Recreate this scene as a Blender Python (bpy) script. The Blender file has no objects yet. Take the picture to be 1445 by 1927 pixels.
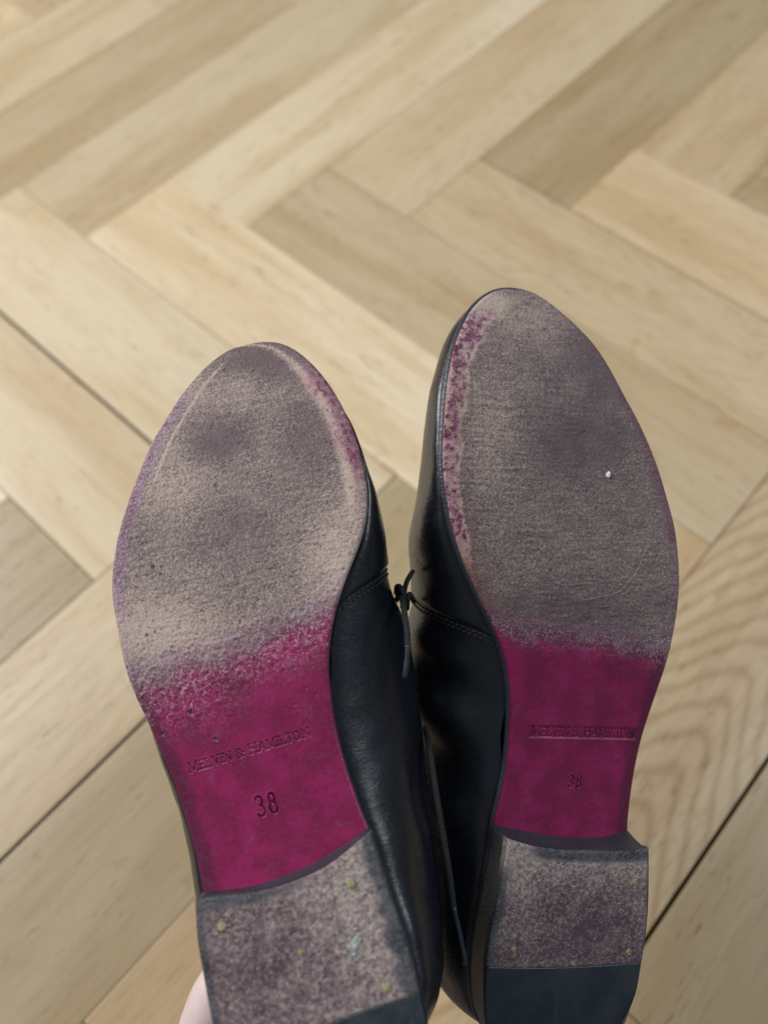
import bpy, math, random
import numpy as np
from mathutils import Matrix, Vector

C = bpy.context.scene.collection
SC = bpy.context.scene
rng = random.Random(7)

# ------------------------------------------------------------------ camera
# pose solved from the corners of the herringbone blocks (unit = block width)
F, CX, CY = 1501.8, 722.5, 963.5
BW = 0.105                      # width of a parquet block, metres
BL = 4.654 * BW                 # length of a parquet block
RV = np.array([2.5177852809451253, 0.9613868864601003, -0.27686454663284443])
TV = np.array([-2.612330216324163, -2.4179527311498012, 7.009785368299835]) * BW


def rodrigues(r):
    th = np.linalg.norm(r)
    k = r / th
    K = np.array([[0, -k[2], k[1]], [k[2], 0, -k[0]], [-k[1], k[0], 0]])
    return np.eye(3) + math.sin(th) * K + (1 - math.cos(th)) * K @ K


Rc = rodrigues(RV)
flip = np.diag([1.0, -1.0, -1.0])
CAM_R = Rc.T @ flip             # camera axes in the world (x right, y up, z back)
CAM_T = -Rc.T @ TV
CAM = Matrix([[*CAM_R[0], CAM_T[0]], [*CAM_R[1], CAM_T[1]], [*CAM_R[2], CAM_T[2]], [0, 0, 0, 1]])

cd = bpy.data.cameras.new('camera')
cam = bpy.data.objects.new('camera', cd)
C.objects.link(cam)
cam.matrix_world = CAM
cd.sensor_fit = 'VERTICAL'
cd.sensor_height = 36.0
cd.lens = 36.0 * F / 1927.0
cd.clip_start = 0.01
cd.clip_end = 50
cd.dof.use_dof = True
cd.dof.focus_distance = 0.304
cd.dof.aperture_fstop = 5.4
SC.camera = cam

# ------------------------------------------------------------------ light
SC.view_settings.view_transform = 'Standard'
SC.view_settings.look = 'None'
SC.view_settings.exposure = 0
SC.view_settings.gamma = 1
W = bpy.data.worlds.new('World')
SC.world = W
W.use_nodes = True
bg = W.node_tree.nodes['Background']
bg.inputs[0].default_value = (0.86, 0.93, 1.0, 1)
bg.inputs[1].default_value = 0.175


def window_light(name, cpos, ctarget, sx, sy, power, col):
    d = bpy.data.lights.new(name, 'AREA')
    d.shape = 'RECTANGLE'
    d.size, d.size_y = sx, sy
    d.energy = power
    d.color = col
    o = bpy.data.objects.new(name, d)
    C.objects.link(o)
    p = CAM @ Vector(cpos)
    t = CAM @ Vector(ctarget)
    o.location = p
    o.rotation_euler = (t - p).to_track_quat('-Z', 'Y').to_euler()
    return o


window_light('window_light', (-2.35, 1.5, 0.60), (0.0, 0.1, -0.45), 1.3, 2.3, 128.0, (1.0, 0.985, 0.96))
window_light('cool_fill_light', (1.5, 1.2, 1.05), (0.0, 0.0, -0.35), 1.0, 1.0, 27.0, (0.84, 0.93, 1.0))  # added fill, no window known there: cool highlights on uppers, lifts right sole


# ------------------------------------------------------------------ helpers
def link(o, parent=None):
    C.objects.link(o)
    if parent is not None:
        o.parent = parent
    return o


def mesh_obj(name, verts, faces, mat, parent=None, smooth=True, attrs=None, colors=None):
    me = bpy.data.meshes.new(name)
    verts = np.asarray(verts, dtype=np.float32)
    if isinstance(faces, np.ndarray):
        n, k = faces.shape
        me.vertices.add(len(verts))
        me.vertices.foreach_set('co', verts.ravel())
        me.loops.add(n * k)
        me.loops.foreach_set('vertex_index', faces.astype(np.int32).ravel())
        me.polygons.add(n)
        me.polygons.foreach_set('loop_start', np.arange(0, n * k, k, dtype=np.int32))
        me.update(calc_edges=True)
    else:
        me.from_pydata([tuple(map(float, v)) for v in verts], [], [tuple(map(int, f)) for f in faces])
    me.validate()
    if smooth:
        me.polygons.foreach_set('use_smooth', [True] * len(me.polygons))
    if attrs:
        for k, a in attrs.items():
            at = me.attributes.new(k, 'FLOAT', 'POINT')
            at.data.foreach_set('value', np.asarray(a, dtype=np.float32).ravel())
    me.materials.append(mat)
    o = bpy.data.objects.new(name, me)
    return link(o, parent)


def grid_faces(nr, nc, closed=False, off=0):
    i = np.arange(nr - 1)[:, None]
    j = np.arange(nc if closed else nc - 1)[None, :]
    a = i * nc + j
    b = i * nc + (j + 1) % nc
    c = (i + 1) * nc + (j + 1) % nc
    d = (i + 1) * nc + j
    return np.stack([a + 0 * b, b, c, d], -1).reshape(-1, 4) + off


def tag(o, label, cat, group=None):
    o['label'] = label
    o['category'] = cat
    if group:
        o['group'] = group


_tab = {}


def vnoise(x, y, seed=0):
    """smooth value noise in 0..1"""
    if seed not in _tab:
        _tab[seed] = np.random.RandomState(seed + 11).rand(256, 256)
    T = _tab[seed]
    xi = np.floor(x).astype(int)
    yi = np.floor(y).astype(int)
    fx = x - xi
    fy = y - yi
    fx = fx * fx * (3 - 2 * fx)
    fy = fy * fy * (3 - 2 * fy)
    a = T[xi % 256, yi % 256]
    b = T[(xi + 1) % 256, yi % 256]
    c = T[xi % 256, (yi + 1) % 256]
    d = T[(xi + 1) % 256, (yi + 1) % 256]
    return (a * (1 - fx) + b * fx) * (1 - fy) + (c * (1 - fx) + d * fx) * fy


def fbm(x, y, seed=0, octs=4):
    s = 0
    a = 1.0
    t = 0
    for k in range(octs):
        s = s + a * vnoise(x * 2 ** k + 17.3 * k, y * 2 ** k + 5.1 * k, seed + k)
        t += a
        a *= 0.55
    return s / t


def sstep(a, b, x):
    t = np.clip((x - a) / (b - a), 0, 1)
    return t * t * (3 - 2 * t)


def catmull(P, n=12):
    P = np.asarray(P, float)
    P = np.vstack([2 * P[0] - P[1], P, 2 * P[-1] - P[-2]])
    out = []
    for i in range(1, len(P) - 2):
        p0, p1, p2, p3 = P[i - 1:i + 3]
        for t in np.linspace(0, 1, n, endpoint=False):
            out.append(0.5 * (2 * p1 + (p2 - p0) * t + (2 * p0 - 5 * p1 + 4 * p2 - p3) * t * t
                              + (3 * p1 - p0 - 3 * p2 + p3) * t ** 3))
    out.append(P[-2])
    return np.array(out)


def tube_mesh(path, radii, nseg=10, caps=True):
    P = np.asarray(path, float)
    n = len(P)
    r = np.broadcast_to(np.asarray(radii, float), (n,))
    T = np.gradient(P, axis=0)
    T /= np.linalg.norm(T, axis=1)[:, None]
    up = np.array([0, 0, 1.0]) if abs(T[0][2]) < 0.9 else np.array([1.0, 0, 0])
    N = np.zeros_like(P)
    v = up - T[0] * (up @ T[0])
    N[0] = v / np.linalg.norm(v)
    for i in range(1, n):
        v = N[i - 1] - T[i] * (N[i - 1] @ T[i])
        N[i] = v / np.linalg.norm(v)
    B = np.cross(T, N)
    th = np.linspace(0, 2 * np.pi, nseg, endpoint=False)
    V = P[:, None] + r[:, None, None] * (np.cos(th)[None, :, None] * N[:, None] + np.sin(th)[None, :, None] * B[:, None])
    V = V.reshape(-1, 3)
    Fc = [tuple(f) for f in grid_faces(n, nseg, True)]
    if caps:
        Fc.append(tuple(range(nseg))[::-1])
        Fc.append(tuple((n - 1) * nseg + k for k in range(nseg)))
    return V, Fc


# ------------------------------------------------------------------ node helpers
class NT:
    def __init__(self, name):
        self.m = bpy.data.materials.new(name)
        self.m.use_nodes = True
        self.t = self.m.node_tree
        self.t.nodes.clear()
        self.out = self.n('ShaderNodeOutputMaterial')
        self.b = self.n('ShaderNodeBsdfPrincipled')
        self.l(self.b.outputs[0], self.out.inputs[0])

    def n(self, kind, **kw):
        x = self.t.nodes.new(kind)
        for k, v in kw.items():
            setattr(x, k, v)
        return x

    def l(self, a, b):
        self.t.links.new(a, b)

    def put(self, sock, v):
        if isinstance(v, (int, float)):
            sock.default_value = v
        elif isinstance(v, tuple):
            sock.default_value = v if len(v) == len(sock.default_value) else (*v, 1)
        else:
            self.l(v, sock)

    def math(self, op, a, b=0.0, c=0.0, clamp=False):
        x = self.n('ShaderNodeMath', operation=op, use_clamp=clamp)
        self.put(x.inputs[0], a)
        self.put(x.inputs[1], b)
        self.put(x.inputs[2], c)
        return x.outputs[0]

    def mix(self, f, a, b, blend='MIX'):
        x = self.n('ShaderNodeMix', data_type='RGBA', blend_type=blend)
        self.put(x.inputs[0], f)
        self.put(x.inputs[6], a)
        self.put(x.inputs[7], b)
        return x.outputs[2]

    def smooth(self, v, a, b, lo=0.0, hi=1.0):
        x = self.n('ShaderNodeMapRange', interpolation_type='SMOOTHSTEP')
        self.put(x.inputs[0], v)
        self.put(x.inputs[1], a)
        self.put(x.inputs[2], b)
        self.put(x.inputs[3], lo)
        self.put(x.inputs[4], hi)
        return x.outputs[0]

    def coords(self, which='Object'):
        return self.n('ShaderNodeTexCoord').outputs[which]

    def mapped(self, vec, scale=(1, 1, 1), loc=(0, 0, 0), rot=(0, 0, 0)):
        x = self.n('ShaderNodeMapping')
        self.l(vec, x.inputs[0])
        self.put(x.inputs[1], loc)
        self.put(x.inputs[2], rot)
        self.put(x.inputs[3], scale)
        return x.outputs[0]

    def noise(self, vec, scale, detail=3.0, rough=0.55, dist=0.0):
        x = self.n('ShaderNodeTexNoise')
        self.l(vec, x.inputs['Vector'])
        x.inputs['Scale'].default_value = scale
        x.inputs['Detail'].default_value = detail
        x.inputs['Roughness'].default_value = rough
        x.inputs['Distortion'].default_value = dist
        return x.outputs['Fac']

    def attr(self, name):
        return self.n('ShaderNodeAttribute', attribute_name=name).outputs['Fac']

    def bump(self, h, dist, strength=1.0, prev=None):
        x = self.n('ShaderNodeBump')
        x.inputs['Strength'].default_value = strength
        x.inputs['Distance'].default_value = dist
        self.l(h, x.inputs['Height'])
        if prev is not None:
            self.l(prev, x.inputs['Normal'])
        return x.outputs[0]

    def set(self, **kw):
        for k, v in kw.items():
            self.put(self.b.inputs[k.replace('_', ' ')], v)
        return self.m


# ------------------------------------------------------------------ materials
def oak_material():
    t = NT('oak_block')
    oi = t.n('ShaderNodeObjectInfo')
    rnd = oi.outputs['Random']
    sep = t.n('ShaderNodeSeparateColor')
    t.l(oi.outputs['Color'], sep.inputs[0])
    tone, warm, ring = sep.outputs
    roff = oi.outputs['Alpha']
    co = t.coords()
    off = t.n('ShaderNodeCombineXYZ')
    t.l(t.math('MULTIPLY', rnd, 41.0), off.inputs[0])
    t.l(t.math('MULTIPLY', rnd, 17.0), off.inputs[1])
    t.l(t.math('MULTIPLY', rnd, 9.0), off.inputs[2])
    v = t.n('ShaderNodeVectorMath', operation='ADD')
    t.l(co, v.inputs[0])
    t.l(off.outputs[0], v.inputs[1])
    v = v.outputs[0]
    big = t.noise(t.mapped(v, (3, 20, 20)), 1.0, 3, 0.5, 0.5)          # broad streaks
    mid = t.noise(t.mapped(v, (5, 150, 60)), 1.0, 4, 0.6, 0.3)        # grain bands
    fine = t.noise(t.mapped(v, (26, 560, 300)), 1.0, 4, 0.65)           # fibres
    pore = t.noise(t.mapped(v, (70, 700, 300), rot=(0, 0, 0.04)), 1.0, 2, 0.5)
    poreb = t.noise(t.mapped(v, (20, 60, 60)), 1.0, 2, 0.5)
    # annual rings cut flat: nested arches running along the block
    s = t.n('ShaderNodeSeparateXYZ')
    t.l(co, s.inputs[0])
    yy = t.math('ADD', s.outputs[1], t.math('MULTIPLY_ADD', big, 0.03, -0.015))
    yy = t.math('ADD', yy, t.math('MULTIPLY_ADD', roff, -0.10, 0.05))
    arch = t.math('SQRT', t.math('ADD', t.math('MULTIPLY', yy, yy), 0.00018))
    arch = t.math('ADD', t.math('MULTIPLY', arch, 560.0), t.math('MULTIPLY', s.outputs[0], 215.0))
    arch = t.math('ADD', arch, t.math('MULTIPLY', t.noise(t.mapped(v, (14, 30, 60)), 1.0, 2, 0.4), 6.0))
    arch = t.math('MULTIPLY_ADD', t.math('SINE', arch), 0.5, 0.5)
    arch = t.math('POWER', arch, 2.2)
    ringf = t.math('MULTIPLY', arch, ring)
    base = t.mix(tone, (0.300, 0.235, 0.132), (0.675, 0.565, 0.405))
    base = t.mix(t.math('MULTIPLY', warm, 0.8), base, t.mix(tone, (0.33, 0.21, 0.10), (0.66, 0.50, 0.31)))
    col = t.mix(t.smooth(big, 0.40, 0.68), base, t.mix(1.0, base, (0.86, 0.80, 0.70), 'MULTIPLY'))
    col = t.mix(t.smooth(mid, 0.42, 0.72, 0, 0.24), col, t.mix(1.0, col, (0.74, 0.66, 0.56), 'MULTIPLY'))
    col = t.mix(t.smooth(mid, 0.44, 0.25, 0, 0.25), col, t.mix(1.0, col, (1.12, 1.12, 1.13), 'MULTIPLY'))
    col = t.mix(t.smooth(fine, 0.48, 0.72, 0, 0.55), col, t.mix(1.0, col, (0.72, 0.64, 0.54), 'MULTIPLY'))
    pf = t.math('MULTIPLY', t.smooth(pore, 0.60, 0.70), t.smooth(poreb, 0.42, 0.60))
    col = t.mix(t.math('MULTIPLY', pf, 0.8), col, t.mix(1.0, col, (0.45, 0.36, 0.28), 'MULTIPLY'))
    col = t.mix(t.math('MULTIPLY', ringf, 0.62), col, t.mix(1.0, col, (0.70, 0.54, 0.38), 'MULTIPLY'))
    fleck = t.noise(t.mapped(v, (28, 48, 40), rot=(0, 0, 0.7)), 1.0, 2, 0.5, 1.2)
    col = t.mix(t.smooth(fleck, 0.66, 0.74, 0, 0.5), col, t.mix(1.0, col, (0.86, 0.68, 0.48), 'MULTIPLY'))
    nb = t.bump(t.math('SUBTRACT', fine, t.math('MULTIPLY', pf, 1.5)), 0.00012, 0.6)
    nb = t.bump(t.noise(v, 14, 2), 0.0015, 0.35, nb)
    return t.set(Base_Color=col, Roughness=t.smooth(mid, 0.3, 0.8, 0.36, 0.52), Normal=nb, Specular_IOR_Level=0.45)


def simple(name, col, rough, metal=0.0, nscale=300, nd=0.0001, colvar=0.3, spec=0.5):
    t = NT(name)
    v = t.coords()
    n = t.noise(v, nscale, 4, 0.6)
    c = t.mix(t.smooth(n, 0.3, 0.7), tuple(x * (1 - colvar) for x in col), tuple(min(1, x * (1 + colvar)) for x in col))
    return t.set(Base_Color=c, Roughness=rough, Metallic=metal, Normal=t.bump(n, nd), Specular_IOR_Level=spec)


def sole_material():
    t = NT('worn_sole_leather')
    v = t.coords()
    f1 = t.noise(v, 1500, 3, 0.6, 0.8)
    f1b = t.noise(t.mapped(v, (1, 0.55, 1), rot=(0, 0, 0.5)), 2300, 2, 0.6, 1.0)
    f2 = t.noise(v, 420, 3, 0.6)
    f3 = t.noise(v, 90, 3, 0.55)
    stri = t.noise(t.mapped(v, (90, 900, 90), rot=(0, 0, 0.06)), 1.0, 2, 0.5, 0.5)
    dye, lil, tone = t.attr('dye'), t.attr('lilac'), t.attr('tone')
    dirt, brown, pit = t.attr('dirt'), t.attr('brown'), t.attr('pit')
    rough_l = t.attr('fuzz')
    # raw leather: pale fibres over a grey purple ground
    k = t.math('ADD', t.math('MULTIPLY', f1, 0.55), t.math('MULTIPLY', f1b, 0.45))
    k = t.math('ADD', k, t.math('MULTIPLY_ADD', f2, 0.10, -0.05))
    k = t.math('ADD', k, t.math('MULTIPLY_ADD', stri, 0.14, -0.07))
    k = t.math('ADD', k, t.math('MULTIPLY_ADD', f3, 0.06, -0.03))
    k = t.math('ADD', k, t.math('MULTIPLY_ADD', tone, 0.85, -0.425))
    scr = t.noise(t.mapped(v, (1500, 70, 200), rot=(0, 0, 0.35)), 1.0, 2, 0.5)
    k = t.math('ADD', k, t.smooth(scr, 0.70, 0.80, 0, 0.16))
    scr2 = t.noise(t.mapped(v, (90, 1600, 200), rot=(0, 0, 0.25)), 1.0, 2, 0.5)
    k = t.math('SUBTRACT', k, t.smooth(scr2, 0.68, 0.80, 0, 0.16))
    kk = t.smooth(k, 0.39, 0.70)
    ground = t.mix(t.smooth(f3, 0.35, 0.65), (0.096, 0.062, 0.072), (0.116, 0.084, 0.086))
    pale = t.mix(t.smooth(f2, 0.35, 0.65), (0.44, 0.330, 0.285), (0.45, 0.365, 0.295))
    raw = t.mix(kk, ground, pale)
    raw = t.mix(t.math('MULTIPLY', brown, 0.75), raw, t.mix(kk, (0.085, 0.030, 0.018), (0.28, 0.13, 0.08)))
    # lilac film where the dye has been polished off
    lilf = t.smooth(t.math('ADD', lil, t.math('MULTIPLY_ADD', f2, 0.7, -0.35)), 0.25, 0.85)
    raw = t.mix(t.math('MULTIPLY', lilf, 0.8), raw, t.mix(kk, (0.150, 0.060, 0.115), (0.42, 0.30, 0.36)))
    # magenta dye
    mag = t.mix(t.smooth(f3, 0.35, 0.68), (0.165, 0.0085, 0.052), (0.232, 0.0130, 0.080))
    mag = t.mix(t.smooth(f2, 0.5, 0.8, 0, 0.4), mag, (0.105, 0.006, 0.040))
    mag = t.mix(t.smooth(lil, 0.1, 0.45, 0, 0.85), mag, (0.085, 0.010, 0.036))
    mag = t.mix(t.smooth(f1, 0.70, 0.86, 0, 0.30), mag, (0.40, 0.14, 0.26))
    d = t.math('ADD', dye, t.math('MULTIPLY_ADD', f2, 0.6, -0.3))
    d = t.math('ADD', d, t.math('MULTIPLY_ADD', f1, 1.3, -0.65))
    d = t.math('ADD', d, t.math('MULTIPLY_ADD', f3, 0.5, -0.25))
    df = t.smooth(d, 0.42, 0.95)
    half = t.smooth(d, 0.05, 0.62)
    stain = t.mix(kk, (0.080, 0.018, 0.038), (0.31, 0.150, 0.190))
    col = t.mix(t.math('MULTIPLY', half, 0.85), raw, stain)
    col = t.mix(df, col, mag)
    # scuffed fibres lifted at the border of the dye
    fz = t.smooth(t.math('ADD', t.math('MULTIPLY', f1, 0.8), t.math('MULTIPLY', f2, 0.35)), 0.56, 0.70)
    col = t.mix(t.math('MULTIPLY', t.math('MULTIPLY', fz, rough_l), 0.62), col, (0.47, 0.33, 0.39))
    # grey scuffs on the dye
    sc = t.smooth(t.noise(v, 170, 6, 0.75, 0.6), 0.56, 0.74)
    col = t.mix(t.math('MULTIPLY', sc, t.math('MULTIPLY_ADD', rough_l, 0.35, 0.20)), col, (0.22, 0.15, 0.19))
    col = t.mix(t.math('MULTIPLY', dirt, 0.7), col, (0.060, 0.010, 0.014))
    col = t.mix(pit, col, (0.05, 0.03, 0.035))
    rough = t.mix(df, (0.56, 0.56, 0.56), (0.37, 0.37, 0.37))
    h = t.math('ADD', t.math('MULTIPLY', f1, 0.6), t.math('MULTIPLY', f1b, 0.5))
    x = t.n('ShaderNodeBump')
    x.inputs['Distance'].default_value = 0.0005
    t.l(h, x.inputs['Height'])
    t.l(t.math('MULTIPLY_ADD', df, -0.75, 0.95), x.inputs['Strength'])
    nb = t.bump(f2, 0.0003, 0.35, x.outputs[0])
    return t.set(Base_Color=col, Roughness=rough, Normal=nb, Specular_IOR_Level=0.35)


def lift_material():
    t = NT('worn_heel_leather')
    v = t.coords()
    f1 = t.noise(v, 1300, 3, 0.62, 0.8)
    f2 = t.noise(v, 620, 4, 0.65, 0.4)
    f3 = t.noise(v, 110, 3, 0.6)
    edge, tone = t.attr('edge'), t.attr('tone')
    k = t.math('ADD', t.math('MULTIPLY', f1, 0.55), t.math('MULTIPLY', f2, 0.55))
    k = t.math('ADD', k, t.math('MULTIPLY_ADD', f3, 0.16, -0.10))
    k = t.math('ADD', k, t.math('MULTIPLY_ADD', tone, 0.5, -0.25))
    g = t.mix(t.smooth(f3, 0.4, 0.62), (0.078, 0.042, 0.060), (0.110, 0.070, 0.086))
    p = t.mix(t.smooth(f2, 0.4, 0.6), (0.29, 0.23, 0.235), (0.39, 0.34, 0.29))
    c = t.mix(t.smooth(k, 0.38, 0.78), g, p)
    c = t.mix(t.smooth(f1, 0.68, 0.78, 0, 0.8), c, (0.50, 0.44, 0.40))
    e = t.smooth(t.math('ADD', edge, t.math('ADD', t.math('MULTIPLY_ADD', f2, 0.9, -0.45), t.math('MULTIPLY_ADD', f1, 0.9, -0.45))), 0.25, 1.0)
    ec = t.mix(t.smooth(t.math('ADD', f1, t.math('MULTIPLY', f3, 0.5)), 0.55, 0.95), (0.020, 0.024, 0.034), (0.115, 0.115, 0.125))
    c = t.mix(e, c, ec)
    dk = t.noise(v, 800, 2, 0.5, 1.5)
    c = t.mix(t.smooth(dk, 0.66, 0.76, 0, 0.75), c, (0.028, 0.018, 0.022))
    nb = t.bump(t.math('ADD', f1, f2), 0.00060, 0.95)
    nb = t.bump(dk, -0.0008, 0.5, nb)
    nb = t.bump(f3, 0.0008, 0.4, nb)
    return t.set(Base_Color=c, Roughness=0.72, Normal=nb, Specular_IOR_Level=0.3)


def black_leather(name='black_leather', rough=0.30, base=(0.0042, 0.0058, 0.0095), grain=0.000035):
    t = NT(name)
    v = t.coords()
    n = t.noise(v, 900, 3, 0.6)
    vo = t.n('ShaderNodeTexVoronoi')
    t.l(v, vo.inputs['Vector'])
    vo.inputs['Scale'].default_value = 1100
    big = t.noise(v, 60, 3, 0.5)
    c = t.mix(t.smooth(big, 0.35, 0.7), base, tuple(x * 1.5 for x in base))
    nb = t.bump(t.math('ADD', t.math('MULTIPLY', n, 0.5), vo.outputs['Distance']), grain, 0.8)
    cr = t.noise(t.mapped(v, (55, 190, 60), rot=(0, 0, 0.4)), 1.0, 4, 0.62, 0.8)
    nb = t.bump(t.math('ABSOLUTE', t.math('SUBTRACT', cr, 0.5)), 0.0005, 0.25, nb)
    nb = t.bump(big, 0.0012, 0.35, nb)
    dust = t.smooth(t.math('ADD', t.math('MULTIPLY', n, 0.6), t.math('MULTIPLY', t.noise(v, 2600, 2), 0.5)), 0.70, 0.80, 0, 0.15)
    c = t.mix(dust, c, (0.06, 0.065, 0.075))
    scr = t.noise(t.mapped(v, (40, 900, 200), rot=(0.3, 0.2, 0.5)), 1.0, 2)
    r = t.math('ADD', t.smooth(n, 0.3, 0.7, rough - 0.05, rough + 0.07), t.smooth(scr, 0.6, 0.8, 0, 0.12))
    return t.set(Base_Color=c, Roughness=r, Normal=nb, Specular_IOR_Level=0.55)


def lace_material():
    t = NT('black_lace')
    v = t.coords('UV')
    w1 = t.n('ShaderNodeTexWave')
    t.l(t.mapped(t.coords(), (1, 1, 1), rot=(0, 0, 0.7)), w1.inputs[0])
    w1.inputs['Scale'].default_value = 420
    w2 = t.n('ShaderNodeTexWave')
    t.l(t.mapped(t.coords(), (1, 1, 1), rot=(0, 0, -0.7)), w2.inputs[0])
    w2.inputs['Scale'].default_value = 420
    h = t.math('MULTIPLY', w1.outputs['Fac'], w2.outputs['Fac'])
    c = t.mix(h, (0.003, 0.004, 0.006), (0.024, 0.029, 0.034))
    return t.set(Base_Color=c, Roughness=0.7, Normal=t.bump(h, 0.0004))


def skin_material():
    t = NT('pale_skin')
    v = t.coords()
    n = t.noise(v, 70, 3)
    w1 = t.n('ShaderNodeTexWave')
    t.l(t.mapped(v, (1, 1, 1), rot=(0, 0, 0.6)), w1.inputs[0])
    w1.inputs['Scale'].default_value = 260
    w1.inputs['Distortion'].default_value = 3
    w1.inputs['Detail'].default_value = 2
    c = t.mix(t.smooth(n, 0.3, 0.7), (0.50, 0.385, 0.375), (0.58, 0.475, 0.475))
    t.b.inputs['Subsurface Weight'].default_value = 0.25
    t.b.inputs['Subsurface Radius'].default_value = (0.008, 0.003, 0.0015)
    t.b.inputs['Subsurface Scale'].default_value = 0.5
    return t.set(Base_Color=c, Roughness=0.5, Normal=t.bump(t.math('ADD', t.math('MULTIPLY', w1.outputs['Fac'], 0.15), t.noise(v, 900, 4, 0.6)), 0.00010, 0.6))


M_OAK = oak_material()
M_GAP = simple('dark_gap_dirt', (0.018, 0.014, 0.011), 0.9)
M_SOLE = sole_material()
M_LIFT = lift_material()
M_BLACK = black_leather()
M_EDGE = black_leather('black_edge_ink', 0.45, (0.016, 0.021, 0.031), 0.00015)
def rubber_material():
    t = NT('scuffed_black_rubber')
    v = t.coords()
    sc = t.noise(t.mapped(v, (700, 45, 200), rot=(0, 0, 0.15)), 1.0, 3, 0.6, 0.4)
    cloud = t.noise(v, 70, 4, 0.6)
    fine = t.noise(v, 1600, 3, 0.6)
    c = t.mix(t.smooth(cloud, 0.35, 0.65), (0.010, 0.017, 0.024), (0.017, 0.025, 0.033))
    c = t.mix(t.smooth(sc, 0.64, 0.76, 0, 0.45), c, (0.075, 0.085, 0.092))
    c = t.mix(t.smooth(fine, 0.68, 0.78, 0, 0.35), c, (0.09, 0.085, 0.085))
    return t.set(Base_Color=c, Roughness=t.smooth(cloud, 0.3, 0.7, 0.38, 0.55), Normal=t.bump(fine, 0.00008, 0.7))


M_RUBBER = rubber_material()
M_LINING = simple('tan_lining', (0.35, 0.22, 0.12), 0.7)
M_THREAD = simple('black_thread', (0.012, 0.014, 0.020), 0.55)
M_BRASS = simple('dull_brass', (0.27, 0.245, 0.12), 0.6, 0.25, nscale=1300, colvar=0.45)
M_LACE = lace_material()
M_AGLET = simple('black_plastic_tip', (0.016, 0.022, 0.027), 0.28)
M_SKIN = skin_material()
M_CRUMB = simple('white_crumb', (0.75, 0.75, 0.72), 0.7)
M_GUM = simple('dried_white_residue', (0.30, 0.33, 0.32), 0.6, nscale=700, nd=0.0006, colvar=0.55)

# ------------------------------------------------------------------ floor
floor = bpy.data.objects.new('floor', None)
link(floor)
floor['kind'] = 'structure'
floor['label'] = 'worn oak parquet floor laid in wide herringbone'
s = 3.0
fx, fy = float(CAM_T[0]), float(CAM_T[1])
sub = mesh_obj('subfloor', [(fx - s, fy - s, -0.006), (fx + s, fy - s, -0.006), (fx + s, fy + s, -0.006), (fx - s, fy + s, -0.006)],
               [(0, 1, 2, 3)], M_GAP, floor, smooth=False)


def block_mesh():
    """bevelled wooden block, centred, top face at z=0, long along x"""
    hx, hy, d, b, c = BL / 2, BW / 2, 0.014, 0.0006, 0.0010
    V = []
    for (x, y, z) in ((hx - b, hy - b, 0), (hx - 0.25 * b, hy - 0.25 * b, -0.3 * b), (hx, hy, -b), (hx, hy, -d)):
        V += [(-x, -y, z), (x, -y, z), (x, y, z), (-x, y, z)]
    Fc = [(0, 1, 2, 3)]
    for r in range(3):
        for k in range(4):
            a, bb = r * 4 + k, r * 4 + (k + 1) % 4
            Fc.append((a, a + 4, bb + 4, bb))
    me = bpy.data.meshes.new('plank')
    me.from_pydata(V, [], Fc)
    me.materials.append(M_OAK)
    return me


BM = block_mesh()
# tones of the blocks one can see, lower A column also darkened for light falloff: (kind, column, k) -> (tone, warmth, rings)
TONE = {
    ('B', 0, 1): (0.97, 0.20, 0.05), ('B', 0, 0): (0.80, 0.02, 0.0), ('B', 0, -1): (0.66, 0.25, 0.0),
    ('B', 0, 2): (0.42, 0.30, 0.0), ('B', 0, 3): (0.50, 0.50, 0.15), ('B', 0, 4): (0.70, 0.75, 0.1),
    ('A', 0, 1): (0.52, 0.10, 0.0), ('A', 0, 0): (0.34, 0.15, 0.0), ('A', 0, 2): (0.80, 0.05, 0.0), ('A', 0, -1): (0.55, 0.2, 0.0),
    ('A', 0, 3): (0.56, 0.40, 0.1), ('A', 0, 4): (0.20, 0.35, 0.0), ('A', 0, 5): (0.50, 0.60, 0.1), ('A', 0, 6): (0.22, 0.45, 0.1),
    ('A', 1, -1): (0.06, 0.05, 0.0), ('A', 1, 0): (0.55, 0.40, 0.15), ('A', 1, 1): (0.26, 0.05, 0.0),
    ('A', 1, 2): (0.45, 1.00, 0.1), ('A', 1, 3): (0.34, 0.60, 1.0), ('A', 1, 4): (0.10, 0.50, 0.0),
}
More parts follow.
